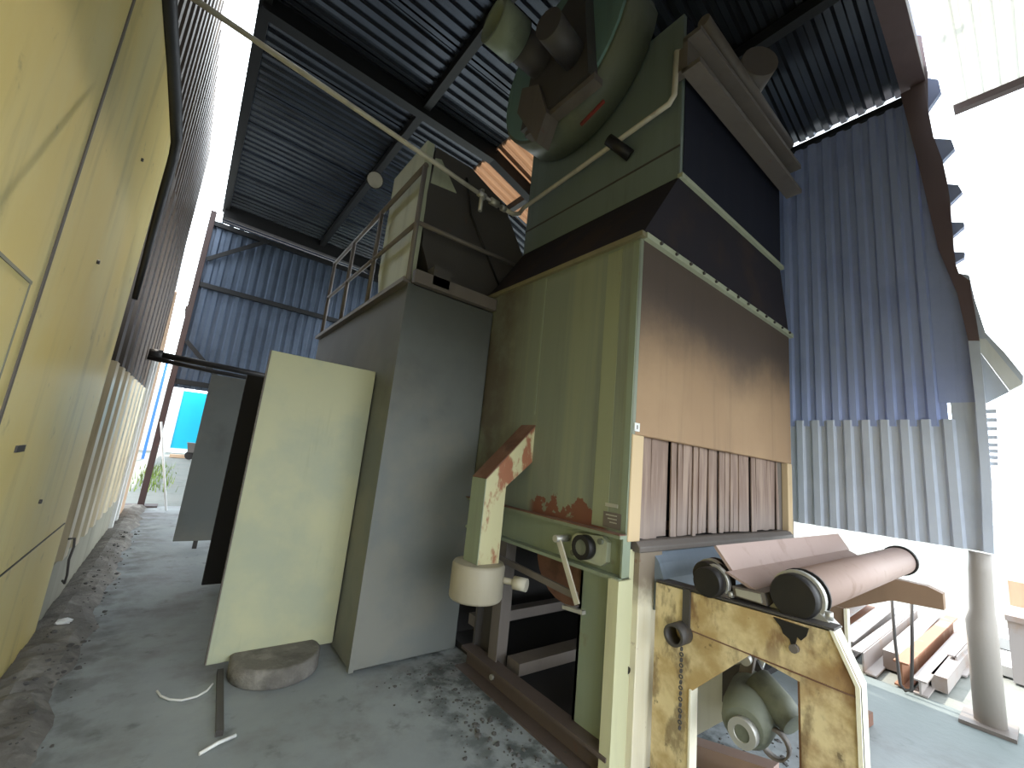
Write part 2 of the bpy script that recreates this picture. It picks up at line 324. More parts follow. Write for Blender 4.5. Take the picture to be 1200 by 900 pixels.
hs_ = MB().tube([(-.535, -.5, 3.9), (-.53, 1.2, 3.93), (-.53, 2.9, 3.99), (-.53, 3.9, 4.05), (-.53, 4.45, 4.06), (-.53, 4.6, 3.9), (-.53, 4.62, 3.3), (-.53, 4.64, 2.6)], [.03, .035, .04, .045, .045, .04, .03, .02], 10)
tag(hs_.build('dark_slit_tube', BLACKP), 'dark slit drawn as a black hose along top edge of yellowed steel door', 'hose')  # tube added to draw the dark gap round the door panels
tag(MB().tube([(-.53, 4.66, .66), (-.5, 4.68, .66), (-.49, 4.67, .6), (-.5, 4.69, .5), (-.49, 4.72, .38), (-.5, 4.8, .3), (-.52, 4.84, .31)], .008, 8).build('wire_hook', DARKST), 'bent dark wire hook hanging low on the left wall plinth', 'hook')

# ------------------------------------------------------------------ setting: far ribbed wall
wb = sroot('wall_back', (2.4, 10.8, 2.3))
q = MB().corr((-.34, 10.80, 2.34), (0, 0, 1), (1, 0, 0), (0, -1, 0), 3.7, .97, .19, .04).build('wall_sheet', GALV, wb)
for i in range(1, 6): dup(q, (.95*i, .003*(i % 2), 0))
for z in (2.46, 4.55, 5.95): B(-.34, 5.2, 10.68, 10.75, z-.05, z+.05).build('girt', BLACKP, wb)
MB().bar((-.3, 10.66, 5.1), (.7, 10.66, 5.95), .05, .08).build('brace', BLACKP, wb)
MB().bar((-.3, 10.66, 3.3), (.5, 10.66, 2.5), .05, .08).build('brace', BLACKP, wb)
p = thing('steel_post', 'red brown square steel post on base plate at the far corner', 'post', (-.37, 10.72, 0))
B(-.42, -.32, 10.66, 10.78, 0, 6.2).build('column', REDP, p)
B(-.62, -.12, 10.55, 10.9, 0.0, .03).build('base_plate', REDP, p)

# ------------------------------------------------------------------ setting: right ribbed wall
wr = sroot('wall_right', (5.09, 1.8, 1.2))
q = MB().corr((5.10, .38, 1.25), (0, 0, 1), (0, 1, 0), (-1, 0, 0), 1.05, .96, .137, .03).build('wall_sheet', GALVR, wr)
for i in range(1, 3): dup(q, (0, .95*i, 0))
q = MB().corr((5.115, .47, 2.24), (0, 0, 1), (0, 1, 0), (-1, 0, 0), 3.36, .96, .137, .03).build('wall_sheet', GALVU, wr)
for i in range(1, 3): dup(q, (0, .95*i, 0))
# edge trim running up the near edge of the right wall and on along the roof edge
tr_ = sroot('trim_2', (5.09, .4, 1.25))
edge = [(.337, 1.25), (.312, 1.82), (.302, 2.446), (.307, 2.96), (.344, 3.394), (.433, 3.847), (.509, 4.703), (.60, 5.62)]
outer = [(.284, 1.25), (.257, 1.83), (.247, 2.44), (.245, 2.95), (.263, 3.49), (.322, 3.58), (.337, 3.68), (.339, 3.81), (.336, 3.94), (.337, 4.1), (.333, 4.26), (.34, 4.5), (.354, 4.71), (.399, 5.0), (.417, 5.3), (.424, 5.62)]
MB().prism(edge[3:] + outer[3:][::-1], 'x', 5.03, 5.08).build('edge_plate', PURPLE, tr_)
MB().prism(edge[:4] + outer[:4][::-1], 'x', 5.03, 5.08).build('edge_plate', GALVR, tr_)
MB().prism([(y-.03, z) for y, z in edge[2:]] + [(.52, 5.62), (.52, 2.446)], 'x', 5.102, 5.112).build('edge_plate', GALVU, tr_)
MB().prism([(y-.03, z) for y, z in edge[:3]] + [(.45, 2.446), (.45, 1.25)], 'x', 5.102, 5.112).build('edge_plate', GALVR, tr_)
mb = MB(); n0 = (5.10, 5.66, .16); n1 = (XB, 6.0, .34); n2 = (-.2, 6.06, .34)
for (xa, za, ha), (xb, zb, hb) in ((n0, n1), (n1, n2)):
    mb.hexa([(xa, .42, za), (xa, .6, za), (xb, .6, zb), (xb, .42, zb), (xa, .42, za+ha), (xa, .6, za+ha), (xb, .6, zb+hb), (xb, .42, zb+hb)])
mb.build('rake_beam', PURPLE, tr_)
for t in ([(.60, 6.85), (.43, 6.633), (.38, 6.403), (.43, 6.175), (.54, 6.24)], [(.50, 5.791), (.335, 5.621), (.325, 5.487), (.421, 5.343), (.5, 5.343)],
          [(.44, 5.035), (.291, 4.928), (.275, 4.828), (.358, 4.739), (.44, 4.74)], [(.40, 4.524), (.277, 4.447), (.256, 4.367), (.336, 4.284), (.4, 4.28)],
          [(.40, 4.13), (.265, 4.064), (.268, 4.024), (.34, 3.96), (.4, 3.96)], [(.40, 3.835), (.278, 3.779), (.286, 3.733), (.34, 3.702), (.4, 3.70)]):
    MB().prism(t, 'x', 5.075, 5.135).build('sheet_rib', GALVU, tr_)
MB().prism([(.52, 6.3), (.42, 6.2), (.40, 5.75), (.42, 5.34), (.5, 5.3), (.54, 5.8)], 'x', 5.06, 5.10).build('edge_plate', PURPLE, tr_)
# folded pale flashing sticking out beside the post
MB().prism([(.325, 3.599), (.267, 3.565), (.251, 3.347), (.209, 3.032), (.19, 2.98), (.299, 2.995), (.33, 3.2)], 'x', 5.085, 5.12).build('flashing', GALVR, tr_)
MB().prism([(.299, 2.995), (.213, 2.98), (.045, 2.579), (.117, 2.529)], 'x', 5.09, 5.13).build('flashing', WHITE, tr_)
MB().prism([(.213, 2.982), (.209, 3.032), (.12, 2.85), (.039, 2.647), (.045, 2.579)], 'x', 5.10, 5.135).build('flashing', GALVR, tr_)
MB().prism([(.297, 2.985), (.117, 2.52), (.275, 2.41), (.30, 2.454)], 'x', 5.085, 5.10).build('flashing', GALVR, tr_)
for i, z in enumerate((2.36, 2.29, 2.22, 2.15, 2.09, 2.04, 1.99, 1.94)):
    B(5.05, 5.09, .195 + .003*i, .30, z-.014, z+.014).build('sheet_rib', GALVR, tr_)
p = thing('steel_pipe_post', 'round grey steel pipe post on base plate at open right corner', 'post', (5.09, .41, 0))
MB().tube([(5.09, .39, .02), (5.09, .39, .72), (5.09, .38, .80), (5.09, .37, 1.1), (5.09, .36, 1.24)], [.085, .085, .07, .065, .065], 20).build('column', paint('pale grey post paint', srgb(156, 148, 140)), p)
B(4.93, 5.25, .26, .54, 0, .025).build('base_plate', BEAMST, p)

SHADE_Z = 2.75
# front bay over the camera's standing place: its eave is seen top right, unseen roof and cladding are added to keep the upper machine dark
aw = sroot('trim_3', (3, -.3, 3.3))
B(5.94, 6.02, -1.0, .30, 5.82, 5.90).build('eave_beam', REDP, aw)
MB().corr((6.05, .31, 5.92), (-1, 0, .12), (0, -1, 0), (0, 0, 1), 1.75, 1.3, .12, .035).build('roof_sheet', FIBRE, aw)
MB().corr((4.34, .36, 6.16), (-1, 0, .06), (0, -1, 0), (0, 0, 1), 5.1, 1.3, .15, .038).build('roof_sheet', ROOFM, aw)  # unseen roof added to cut the sky light
q = MB().corr((-.75, -.95, SHADE_Z), (0, 0, 1), (1, 0, 0), (0, -1, 0), 6.3-SHADE_Z, .97, .19, .04).build('wall_sheet', LCORRD, aw)  # unseen cladding added to shade the upper machine
for i in range(1, 7): dup(q, (.95*i, 0, 0))
MB().corr((5.97, -.95, 2.6), (0, 0, 1), (0, 1, 0), (1, 0, 0), 3.2, .75, .19, .04).build('wall_sheet', LCORRD, aw)  # unseen side sheet added to dim the upper left wall
# ------------------------------------------------------------------ blasting machine
X0, X1, Y0, YB = 2.08, 4.63, 1.5, 3.37
mc = thing('blasting_machine', 'tall green grey shot blasting cabin with rubber strip curtain', 'machine', (3.3, 2.4, 0))
B(X0, X0+.04, Y0, YB, 1.23, 3.1).build('side_sheet', SIDE, mc, .006)
B(X0-.004, X0+.01, 2.385, 2.40, 1.95, 3.07).build('seam', GREEN, mc)
B(X0-.004, X0+.01, Y0+.005, Y0+.05, 1.25, 3.07).build('corner_strip', GREEN, mc)
B(X0-.003, X0+.01, 1.64, 1.76, 1.25, 3.06).build('cover_strip', paint('mossy strip paint', srgb(140, 144, 116)), mc)
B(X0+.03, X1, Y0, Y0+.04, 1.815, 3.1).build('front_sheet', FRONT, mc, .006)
FRAMEP = paint('peach cream frame paint', srgb(202, 178, 142), .7, rust=.3, spec=.2)
B(X0+.005, 2.2, Y0-.006, Y0+.05, 1.2, 1.815).build('window_frame', FRAMEP, mc, .004)
B(4.52, X1, Y0-.004, Y0+.05, 1.0, 1.815).build('window_frame', FRAMEP, mc, .004)
B(4.66, 4.72, Y0+.02, Y0+.2, .0, 1.3).build('rear_column', BEAMST, mc)
B(2.1, X1-.02, YB-.05, YB, 0.9, 3.1).build('back_sheet', GREEN, mc)
B(X1-.04, X1, Y0+.04, YB, .9, 3.1).build('side_sheet', GREEN, mc)
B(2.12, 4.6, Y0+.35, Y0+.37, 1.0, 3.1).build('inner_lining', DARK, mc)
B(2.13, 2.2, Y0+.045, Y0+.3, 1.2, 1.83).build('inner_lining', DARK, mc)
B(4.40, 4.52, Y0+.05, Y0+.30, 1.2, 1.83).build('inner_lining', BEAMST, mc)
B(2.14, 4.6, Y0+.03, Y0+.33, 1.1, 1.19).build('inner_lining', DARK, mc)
x = 2.2; i = 0
widths = []
while x < 4.38:
    wd = random.uniform(.038, .085); gap = .001 if random.random() < .7 else random.uniform(.006, .016)
    if x > 3.85 and random.random() < .6: wd = random.uniform(.1, .18)
    wd = min(wd, 4.40 - x); yo = Y0 + .03 + random.uniform(0, .03); tw = random.uniform(-.012, .012); sk_ = random.uniform(-.006, .006); t = .009
    zb = 1.2 + random.uniform(0, .015)
    MB().hexa([(x+sk_, yo, zb), (x+wd+sk_, yo+tw, zb), (x+wd+sk_, yo+tw+t, zb), (x+sk_, yo+t, zb), (x, yo+.005, 1.82), (x+wd, yo+.005, 1.82), (x+wd, yo+.005+t, 1.82), (x, yo+.005+t, 1.82)]).build('rubber_strip', RUBBER, mc)
    x += wd + gap
MB().prism([(Y0-.03, 1.14), (Y0+.06, 1.14), (Y0+.06, 1.2), (Y0+.0, 1.2), (Y0-.03, 1.17)], 'x', 2.17, 4.55).build('sill', BEAMST, mc, .004)
ap = [(Y0, 1.14), (Y0-.05, 1.08), (Y0-.08, 1.0), (Y0-.08, .9), (Y0-.04, .82), (Y0+.03, .8), (Y0+.03, 1.14)]
MB().prism(ap, 'x', 2.34, 4.56).build('apron', paint('blue grey apron paint', srgb(118, 130, 144), rust=.1), mc)
MB().tube([(2.125, Y0-.004, 1.86), (2.125, Y0-.012, 1.86)], .004, 6).build('rivet', ALU, mc)
pl = B(2.10, 2.15, Y0-.006, Y0, 1.835, 1.885).build('marker_plate', WHITE, mc)
B(2.121, 2.128, Y0-.008, Y0-.005, 1.848, 1.872).build('marker_figure', DARKST, pl)
# rusted lettered plates above the side flange
B(X0-.006, X0, 1.57, 1.66, 1.375, 1.395).build('marker_plate', ALU, mc)
tp = B(X0-.006, X0, 1.54, 1.67, 1.255, 1.345).build('data_plate', BEAMST, mc)
for i in range(3): B(X0-.009, X0-.005, 1.57, 1.65-.015*i, 1.325-.02*i, 1.331-.02*i).build('text_line', ALU, tp)
# shoulder, head box and their flange bars
MB().hexa([(X0, Y0, 3.1), (X1, Y0, 3.1), (X1, YB, 3.1), (X0, YB, 3.1), (2.51, Y0, 3.77), (4.42, Y0, 3.77), (4.42, 3.31, 3.77), (2.51, 3.31, 3.77)]).build('shoulder', SHADED, mc)
B(2.55, 4.42, Y0-.006, Y0+.03, 3.78, 5.24).build('front_sheet', paint('shaded head front', srgb(40, 42, 54), .9, rust=.1, dirt=.1, hi=srgb(46, 48, 60), spec=.1), mc)  # sheet coloured near black to imitate the shade up here
B(2.51, 4.42, Y0, 3.31, 3.77, 5.25).build('head_box', paint('dark green head box paint', srgb(112, 124, 120), rust=.1), mc, .006)
B(2.505, 2.512, Y0, 3.31, 4.03, 4.045).build('seam', DARKST, mc)
B(2.1, X1+.02, Y0-.035, Y0+.01, 3.085, 3.125).build('flange_bar', GREENL, mc)
for i in range(13):
    o = MB().tube([(2.25+.19*i, Y0-.035, 3.105), (2.25+.19*i, Y0-.05, 3.105)], .012, 6).build('bolt', DARKST, mc)
B(X0-.03, X0+.01, Y0-.03, YB, 3.085, 3.12).build('flange_bar', paint('mossy flange paint', srgb(120, 112, 84)), mc)
B(2.5, 4.44, Y0-.03, Y0+.01, 3.755, 3.79).build('flange_bar', GREENL, mc)
# channel across the upper front and conduits
mb = MB(); mb.box(2.40, 4.45, 1.40, 1.44, 4.56, 4.84); mb.box(2.40, 4.45, 1.30, 1.44, 4.82, 4.86); mb.box(2.40, 4.45, 1.30, 1.44, 4.54, 4.58); mb.build('front_channel', BEAMST, mc)
B(2.42, 2.5, 1.42, 1.52, 4.6, 4.8).build('channel_bracket', BEAMST, mc)
MB().tube([(2.55, 1.36, 5.08), (4.3, 1.36, 5.03)], .05, 10).build('conduit', BEAMST, mc)
MB().tube([(3.45, 1.30, 5.36), (3.62, 1.5, 5.36)], .16, 18).build('motor_end', BEAMST, mc)
# lower frame on the aisle side
mb = MB(); mb.box(X0+.02, X0+.04, Y0, 3.2, 1.0, 1.23); mb.box(X0-.06, X0+.04, Y0+.0, 3.2, 1.215, 1.235); mb.box(X0-.05, X0+.04, Y0+.0, 3.2, .985, 1.005)
mb.build('side_channel', GREEN, mc)
B(X0-.03, X0+.02, Y0, Y0+.012, 1.0, 1.215).build('end_plate', GREEN, mc)
mb = MB(); mb.box(2.0, 2.06, 1.49, 3.2, 1.236, 1.242); mb.build('flange_edge', RUSTY, mc)
mb = MB(); mb.box(X0+.0, X0+.03, 1.54, 1.82, 0, .985); mb.box(X0+.0, X0+.16, 1.80, 1.82, 0, .985); mb.build('column', GREEN, mc)
mb = MB(); mb.box(2.0, 2.12, Y0-.02, Y0+.05, 0, 1.0); mb.box(2.12, 2.2, Y0+.02, Y0+.05, 0, 1.15); mb.build('column', paint('mossy column paint', srgb(196, 194, 158)), mc)
COLM = Mat('cream column with brown top stain', srgb(228, 220, 196), .6); COLM.blotch(srgb(196, 180, 140), 2.2, .5, .75, .5, STREAK)
COLM.layer(COLM.ramp(COLM.math('ADD', COLM.sep.outputs[2], COLM.math('MULTIPLY', COLM.noise(5, 6), .3)), .98, 1.16), srgb(96, 74, 60), .8); COLM.blotch(RUST, 8, .66, .72, .5); COLM = COLM.done()
B(2.19, 2.42, Y0-.02, Y0+.04, 0, 1.14).build('front_column', COLM, mc, .004)
MB().tube([(2.155, Y0+.018, .52), (2.155, Y0-.0, .52)], .018, 10).build('bolt', BLACK, mc)
mb = MB(); mb.box(X0, X0+.12, 2.60, 2.625, 0, .985); mb.box(X0-.01, X0, 2.56, 2.66, 0, .985); mb.build('column', BEAMST, mc)
mb = MB(); mb.box(X0, X0+.12, 2.86, 2.885, 0, .985); mb.box(X0+.06, X0+.08, 2.62, 2.88, 0, .985); mb.build('column', DARKST, mc)
mb = MB(); mb.box(1.99, 2.10, 1.5, 2.9, .125, .145); mb.box(2.05, 2.07, 1.5, 2.9, 0, .14); mb.box(1.95, 2.10, 1.5, 2.9, 0, .012); mb.build('base_channel', paint('brown base steel', srgb(88, 76, 70), rust=.4), mc)
for y in (2.55,): MB().tube([(2.05, y, .06), (2.03, y, .06)], .018, 8).build('bolt', ALU, mc)
mb = MB(); mb.box(2.1, 4.5, 2.9, 3.0, .25, .33); mb.build('cross_beam', BEAMST, mc)
mb = MB(); mb.hexa([(2.16, 2.40, .10), (4.5, 1.9, .36), (4.5, 2.04, .36), (2.16, 2.54, .10), (2.16, 2.40, .18), (4.5, 1.9, .44), (4.5, 2.04, .44), (2.16, 2.54, .18)]); mb.build('cross_beam', BEAMST, mc)
B(2.12, 4.5, 1.58, 3.3, 0.01, .06).build('shade_floor_plate', DARK, mc)  # dark plate added to blacken the shaded space inside the frame
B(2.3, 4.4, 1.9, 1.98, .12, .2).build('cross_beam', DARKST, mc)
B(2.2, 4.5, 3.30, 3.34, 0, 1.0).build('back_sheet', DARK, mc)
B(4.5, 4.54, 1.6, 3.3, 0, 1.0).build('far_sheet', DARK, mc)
MB().tube([(2.16, 2.02, 1.0), (4.4, 2.02, 1.0)], .3, 24).build('auger_trough', RUSTY, mc)
# shaft bearing, lever and link bar
bp = MB().prism([(1.62, 1.06), (1.66, 1.03), (1.86, 1.03), (1.90, 1.06), (1.90, 1.15), (1.86, 1.18), (1.66, 1.20), (1.62, 1.17)], 'x', X0-.02, X0+.02).build('bearing_plate', GREENL, mc)
MB().ring((1.77, 1.115), 'x', .045, .072, X0-.08, X0, 22).build('bearing_ring', BLACK, bp)
MB().tube([(X0-.075, 1.77, 1.115), (X0, 1.77, 1.115)], .044, 16).build('shaft_end', MOTOR, bp)
for y, z in ((1.66, 1.17), (1.87, 1.06)): MB().tube([(X0-.04, y, z), (X0, y, z)], .018, 8).build('nut', MOTOR, bp)
lv = MB().bar((X0-.09, 1.955, 1.14), (X0-.09, 1.755, .80), .012, .036).build('lever', WHITEPIPE, mc)
MB().tube([(X0-.12, 1.95, 1.13), (X0+.0, 1.95, 1.13)], .022, 10).build('pivot', ALU, lv)
MB().bar((X0-.09, 1.70, .772), (X0-.09, 1.86, .755), .03, .02).build('lever_foot', ALU, lv)
MB().bar((X0-.05, 2.62, .86), (X0-.06, 1.79, .83), .02, .04).build('link_bar', BEAMST, mc)
# return chute with bucket
q = [(1.68, 1.44), (2.10, 1.87), (2.10, 1.60), (1.86, 1.40), (1.86, .84), (1.68, .84)]
ch = MB().prism(q, 'y', 2.37, 2.53).build('chute', CHUTE, mc, .004)
MB().hexa([(1.678, 2.365, 1.445), (1.678, 2.535, 1.445), (2.09, 2.535, 1.868), (2.09, 2.365, 1.868), (1.674, 2.365, 1.451), (1.674, 2.535, 1.451), (2.086, 2.535, 1.874), (2.086, 2.365, 1.874)]).build('chute_top', RUSTY, ch)
B(1.674, 1.68, 2.365, 2.535, .86, 1.445).build('chute_side', GREEN, ch)
bk = MB().tube([(1.75, 2.45, .655), (1.75, 2.45, .67), (1.75, 2.45, .865), (1.75, 2.45, .885)], [.175, .182, .182, .172], 28).build('bucket', paint('dirty bucket paint', srgb(160, 152, 134)), ch)
kn = MB().tube([(1.86, 2.33, .79), (1.93, 2.22, .79)], .02, 10); kn.tube([(1.91, 2.25, .79), (1.955, 2.17, .79)], .042, 16); kn.build('valve_knob', WHITEPIPE, ch)

# ------------------------------------------------------------------ filter chamber with open doors
fc = thing('filter_chamber', 'tall grey sheet steel chamber with open doors along the aisle', 'chamber', (1.65, 4.5, 0))
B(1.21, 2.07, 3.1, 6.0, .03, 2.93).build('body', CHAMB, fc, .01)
B(1.2, 1.235, 3.085, 3.12, .03, 2.92).build('corner_strip', CHAMB, fc)
B(1.24, 2.07, 3.06, 3.12, 2.94, 3.05).build('top_channel', BEAMST, fc)
B(1.16, 1.22, 3.1, 6.0, 2.93, 2.97).build('top_edge', BEAMST, fc)
d1 = B(.40, 1.20, 3.50, 3.535, .07, 2.215).build('door', DOORP, fc, .004)
B(.395, .402, 3.495, 3.54, .07, 2.215).build('door_edge', BEAMST, d1)
d2 = B(.42, 1.20, 5.2, 5.24, .08, 2.2).build('door', DARK, fc, .004)
d2['label'] = 'dark rubber lined door leaf'
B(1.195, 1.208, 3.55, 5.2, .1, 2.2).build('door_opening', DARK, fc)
pn = thing('screen_sheet', 'farthest dull grey upright steel panel standing on a leg', 'panel', (.6, 7.1, 0))
B(.16, 1.0, 7.1, 7.14, .1, 2.34).build('leaf', CHAMB, pn, .004)
for xx in (.38, .95): B(xx, xx+.05, 7.1, 7.14, 0, .1).build('leg', DARKST, pn)
tag(MB().tube([(-.1+.9, 3.42, 0.003), (.8, 3.42, .01), (.8, 3.42, .11), (.8, 3.42, .12)], [.27, .28, .28, .26], 32).build('round_base', RUBBLEM), 'low round dusty concrete base under the pale open door', 'base')
# handrail on the chamber top
for y in (3.1, 4.1, 5.0, 5.85):
    MB().tube([(1.2, y, 2.95), (1.2, y, 4.0)], .022, 8).build('rail_post', BEAMST, fc)
MB().tube([(1.2, 3.08, 4.0), (1.2, 5.87, 4.0)], .024, 8).build('top_rail', BEAMST, fc)
MB().tube([(1.2, 3.08, 3.46), (1.2, 5.87, 3.5)], .02, 8).build('mid_rail', BEAMST, fc)
MB().tube([(1.22, 3.1, 3.47), (2.25, 3.1, 3.49)], .02, 8).build('mid_rail', BEAMST, fc)
MB().tube([(1.55, 4.1, 2.95), (1.55, 4.1, 4.0)], .022, 8).build('rail_post', BEAMST, fc)
dc = thing('dust_filter', 'dark chamfered filter box standing on the grey chamber platform', 'filter', (1.8, 3.6, 2.96))
octo = [(1.55, 2.97), (2.42, 2.97), (2.5, 3.2), (2.5, 3.75), (2.18, 4.22), (1.75, 4.40), (1.36, 4.40), (1.33, 3.9), (1.36, 3.4)]
MB().prism(octo, 'y', 3.3, 4.1).build('body', DARKST, dc)
MB().prism([(3.3, 3.0), (3.95, 3.0), (4.08, 3.3), (4.08, 4.42), (3.3, 4.42)], 'x', 1.26, 1.34).build('side_sheet', GREENL, dc, .006)
MB().hexa([(1.35, 3.29, 4.02), (1.62, 3.29, 4.05), (1.62, 3.31, 4.05), (1.35, 3.31, 4.02), (1.36, 3.29, 4.28), (1.42, 3.29, 4.30), (1.42, 3.31, 4.30), (1.36, 3.31, 4.28)]).build('bracket_plate', GREENL, dc)
MB().tube([(1.7, 3.28, 4.25), (1.8, 3.28, 3.9), (2.3, 3.28, 3.2)], .012, 6).build('cable', BLACK, dc)
B(1.4, 1.56, 3.06, 3.2, 2.97, 3.14).build('foot_bracket', DARKST, dc)
# compressed air pipe
ap_ = thing('air_pipe', 'thin off white pipe running from left wall to the head box', 'pipe', (1.2, 3.05, 4.0))
MB().tube([(-.56, 3.05, 4.22), (1.2, 3.05, 4.045), (1.72, 3.05, 3.985)], .02, 10).build('pipe_run', WHITEPIPE, ap_)
MB().tube([(2.02, 3.05, 3.97), (2.14, 3.05, 3.97), (2.26, 3.12, 4.06), (2.4, 3.24, 4.25), (2.42, 2.5, 4.31), (2.42, 1.55, 4.37), (2.42, 1.51, 4.42), (2.42, 1.5, 4.8), (2.5, 1.47, 4.84)], .022, 10).build('pipe_run', WHITEPIPE, ap_)
vb = MB(); vb.tube([(1.70, 3.05, 3.99), (2.04, 3.05, 3.97)], .016, 8)
vb.tube([(1.76, 3.05, 4.04), (1.76, 3.05, 3.82)], .02, 8); vb.tube([(1.72, 3.05, 3.99), (1.80, 3.05, 3.98)], .032, 10); vb.tube([(1.86, 3.05, 3.98), (1.95, 3.05, 3.975)], .034, 10); vb.tube([(1.99, 3.05, 3.97), (2.04, 3.05, 3.97)], .03, 10)
vb.build('valve', ALU, ap_)
MB().tube([(2.36, 2.08, 4.35), (2.5, 1.95, 4.2)], .05, 10).build('pipe_clamp', BLACK, ap_)

# ------------------------------------------------------------------ extraction fan
fn = thing('extraction_fan', 'large green grey spiral fan housing high beside the head box', 'fan', (2.3, 2.6, 4.4))
cxy = (2.7, 5.42)
def spiral(x0, x1, rad):
    pts = []
    for i in range(40):
        a_ = 2*math.pi*i/40           # angle from -Y, turning down
        r = rad(i/40); pts.append((cxy[0] - r*math.cos(a_), cxy[1] - r*math.sin(a_)))
    return pts
rad = lambda t: .98 - .34*min(1, t/.5) if t < .75 else .64 + .34*(t-.75)/.25
mb = MB(); pts = spiral(0, 0, rad); A = [mb.bm.verts.new((2.12, *p)) for p in pts]; Bv = [mb.bm.verts.new((2.47, *p)) for p in pts]
mb.bm.faces.new(A); mb.bm.faces.new(Bv[::-1])
for i in range(40):
    f = mb.bm.faces.new((A[i], Bv[i], Bv[(i+1) % 40], A[(i+1) % 40])); f.smooth = True
mb.build('volute', paint('olive fan paint', srgb(104, 108, 90), rust=.1), fn)
mb = MB(); ps = spiral(0, 0, lambda t: rad(t)-.03); mb.prism(ps, 'x', 2.095, 2.125); mb.build('side_plate', paint('blue green fan plate', srgb(112, 142, 134), rust=.1), fn)
B(2.0, 2.1, 1.95, 2.8, 4.60, 4.66).build('support_bar', BEAMST, fn)
MB().prism([(2.0, 4.68), (2.85, 4.68), (2.75, 5.5), (2.15, 5.8)], 'x', 1.98, 2.1).build('motor_bracket', DARKST, fn)
MB().bar((2.10, 1.92, 4.44), (2.10, 2.16, 4.38), .02, .025).build('red_handle', paint('red paint', srgb(120, 40, 32)), fn)
MB().ring((2.64, 5.30), 'x', .15, .185, 1.42, 1.7, 24).build('inlet_ring', GREEN, fn)
MB().tube([(1.70, 2.64, 5.30), (2.1, 2.64, 5.30)], .15, 20).build('inlet', DARKST, fn)
MB().tube([(1.62, 2.12, 4.95), (1.98, 2.2, 5.0)], .12, 18).build('motor', DARKST, fn)
MB().prism([(2.55, 4.36), (2.9, 4.9), (2.86, 5.15), (2.6, 5.0), (2.45, 4.6)], 'x', 1.95, 2.1).build('belt_guard', BEAMST, fn)
lt = thing('flood_lamp', 'small round flood lamp hanging under a roof purlin', 'lamp', (1.8, 6.8, 6.1))
MB().tube([(1.8, 6.8, 6.28), (1.8, 6.8, 6.12)], .02, 8).build('bracket', BLACK, lt)
MB().tube([(1.78, 6.72, 6.1), (1.74, 6.62, 6.0), (1.72, 6.58, 5.96)], [.06, .12, .14], 18).build('housing', BLACK, lt)
MB().tube([(1.719, 6.578, 5.958), (1.716, 6.572, 5.952)], .125, 18).build('lens', ALU, lt)

# ------------------------------------------------------------------ roller conveyor
cv = thing('roller_conveyor', 'short yellow painted roller conveyor in front of the strip curtain', 'conveyor', (3.4, 1.0, 0))
XF = 2.3
fr = [(1.44, 0), (1.44, .985), (.60, 1.02), (.52, .84), (.52, 0), (.73, 0), (.73, .77), (.93, .80), (1.22, .51), (1.22, 0)]
sf = MB().prism(fr, 'x', XF, XF+.015).build('side_frame', YELLOW, cv)
mb = MB(); mb.hexa([(XF-.01, .52, .0), (XF+.09, .52, .0), (XF+.09, .535, .0), (XF-.01, .535, .0), (XF-.01, .52, .84), (XF+.09, .52, .84), (XF+.09, .535, .84), (XF-.01, .535, .84)])
mb.hexa([(XF-.01, .52, .84), (XF+.09, .52, .84), (XF+.09, .535, .84), (XF-.01, .535, .84), (XF-.01, .60, 1.02), (XF+.09, .60, 1.02), (XF+.09, .615, 1.02), (XF-.01, .615, 1.02)])
mb.build('edge_flange', CREAM, sf)
mb = MB(); mb.hexa([(XF, .60, 1.015), (XF+.1, .60, 1.015), (XF+.1, 1.44, .98), (XF, 1.44, .98), (XF, .60, 1.03), (XF+.1, .60, 1.03), (XF+.1, 1.44, .995), (XF, 1.44, .995)]); mb.build('top_flange', DARKST, sf)
B(XF-.012, XF+.06, 1.215, 1.225, 0, .52).build('leg_flange', CREAM, sf)
MB().bar((XF-.004, 1.22, .80), (XF-.003, .52, .80), .005, .005).build('weld_seam', RUSTY, sf)
B(XF+.02, XF+.1, .735, .745, 0, .77).build('leg_flange', paint('brown inner leg', srgb(140, 104, 78)), sf)
# far side frame
sf2 = MB().prism([(1.44, .0), (1.44, .985), (.60, .98), (.52, .95), (.52, .84), (.8, .82), (1.22, .60), (1.22, 0)], 'x', 4.5, 4.6).build('side_frame', paint('brown far frame', srgb(140, 112, 88)), cv)
B(4.5, 4.58, 1.26, 1.42, 0, .62).build('leg', BEAMST, cv)
B(2.88, 2.9, .70, .84, .62, 1.0).build('cross_plate', paint('brown plate', srgb(130, 108, 90)), cv)
B(2.87, 2.91, .69, .705, .62, 1.0).build('cross_plate_edge', CREAM, cv)
# rollers, bearings
def bearing(x, y, z, r):
    b_ = MB().tube([(x-.10, y, z), (x-.085, y, z), (x+.0, y, z)], [r*.92, r, r], 26).build('bearing', BLACK, cv)
    MB().ring((y, z), 'x', r*1.0, r*1.12, x-.035, x+.0, 26).build('bearing_ring', ALU, b_)
    MB().ring((y, z), 'x', r*.9, r*1.15, x+.03, x+.045, 26).build('bearing_ring', BLACK, b_)
    MB().prism([(y-r*1.5, z-r*1.0), (y+r*1.3, z-r*1.0), (y+r*.9, z-r*.5), (y-r*.9, z-r*.5)], 'x', x-.04, x+.05).build('pillow_foot', ALU if r > .085 else BEAMST, b_)
    MB().tube([(x-.02, y-r*1.2, z-r*.7), (x-.02, y-r*1.2, z-r*.35)], .016, 8).build('nut', ALU, b_)
    return b_
MB().tube([(2.46, .76, 1.115), (4.6, .76, 1.115)], .098, 30).build('roller', PINK, cv)
bearing(2.42, .76, 1.105, .098); MB().tube([(4.58, .76, 1.115), (4.64, .76, 1.115)], .11, 24).build('roller_flange', BLACK, cv)
bearing(2.36, 1.13, 1.07, .075); bearing(2.42, 1.17, 1.09, .07)
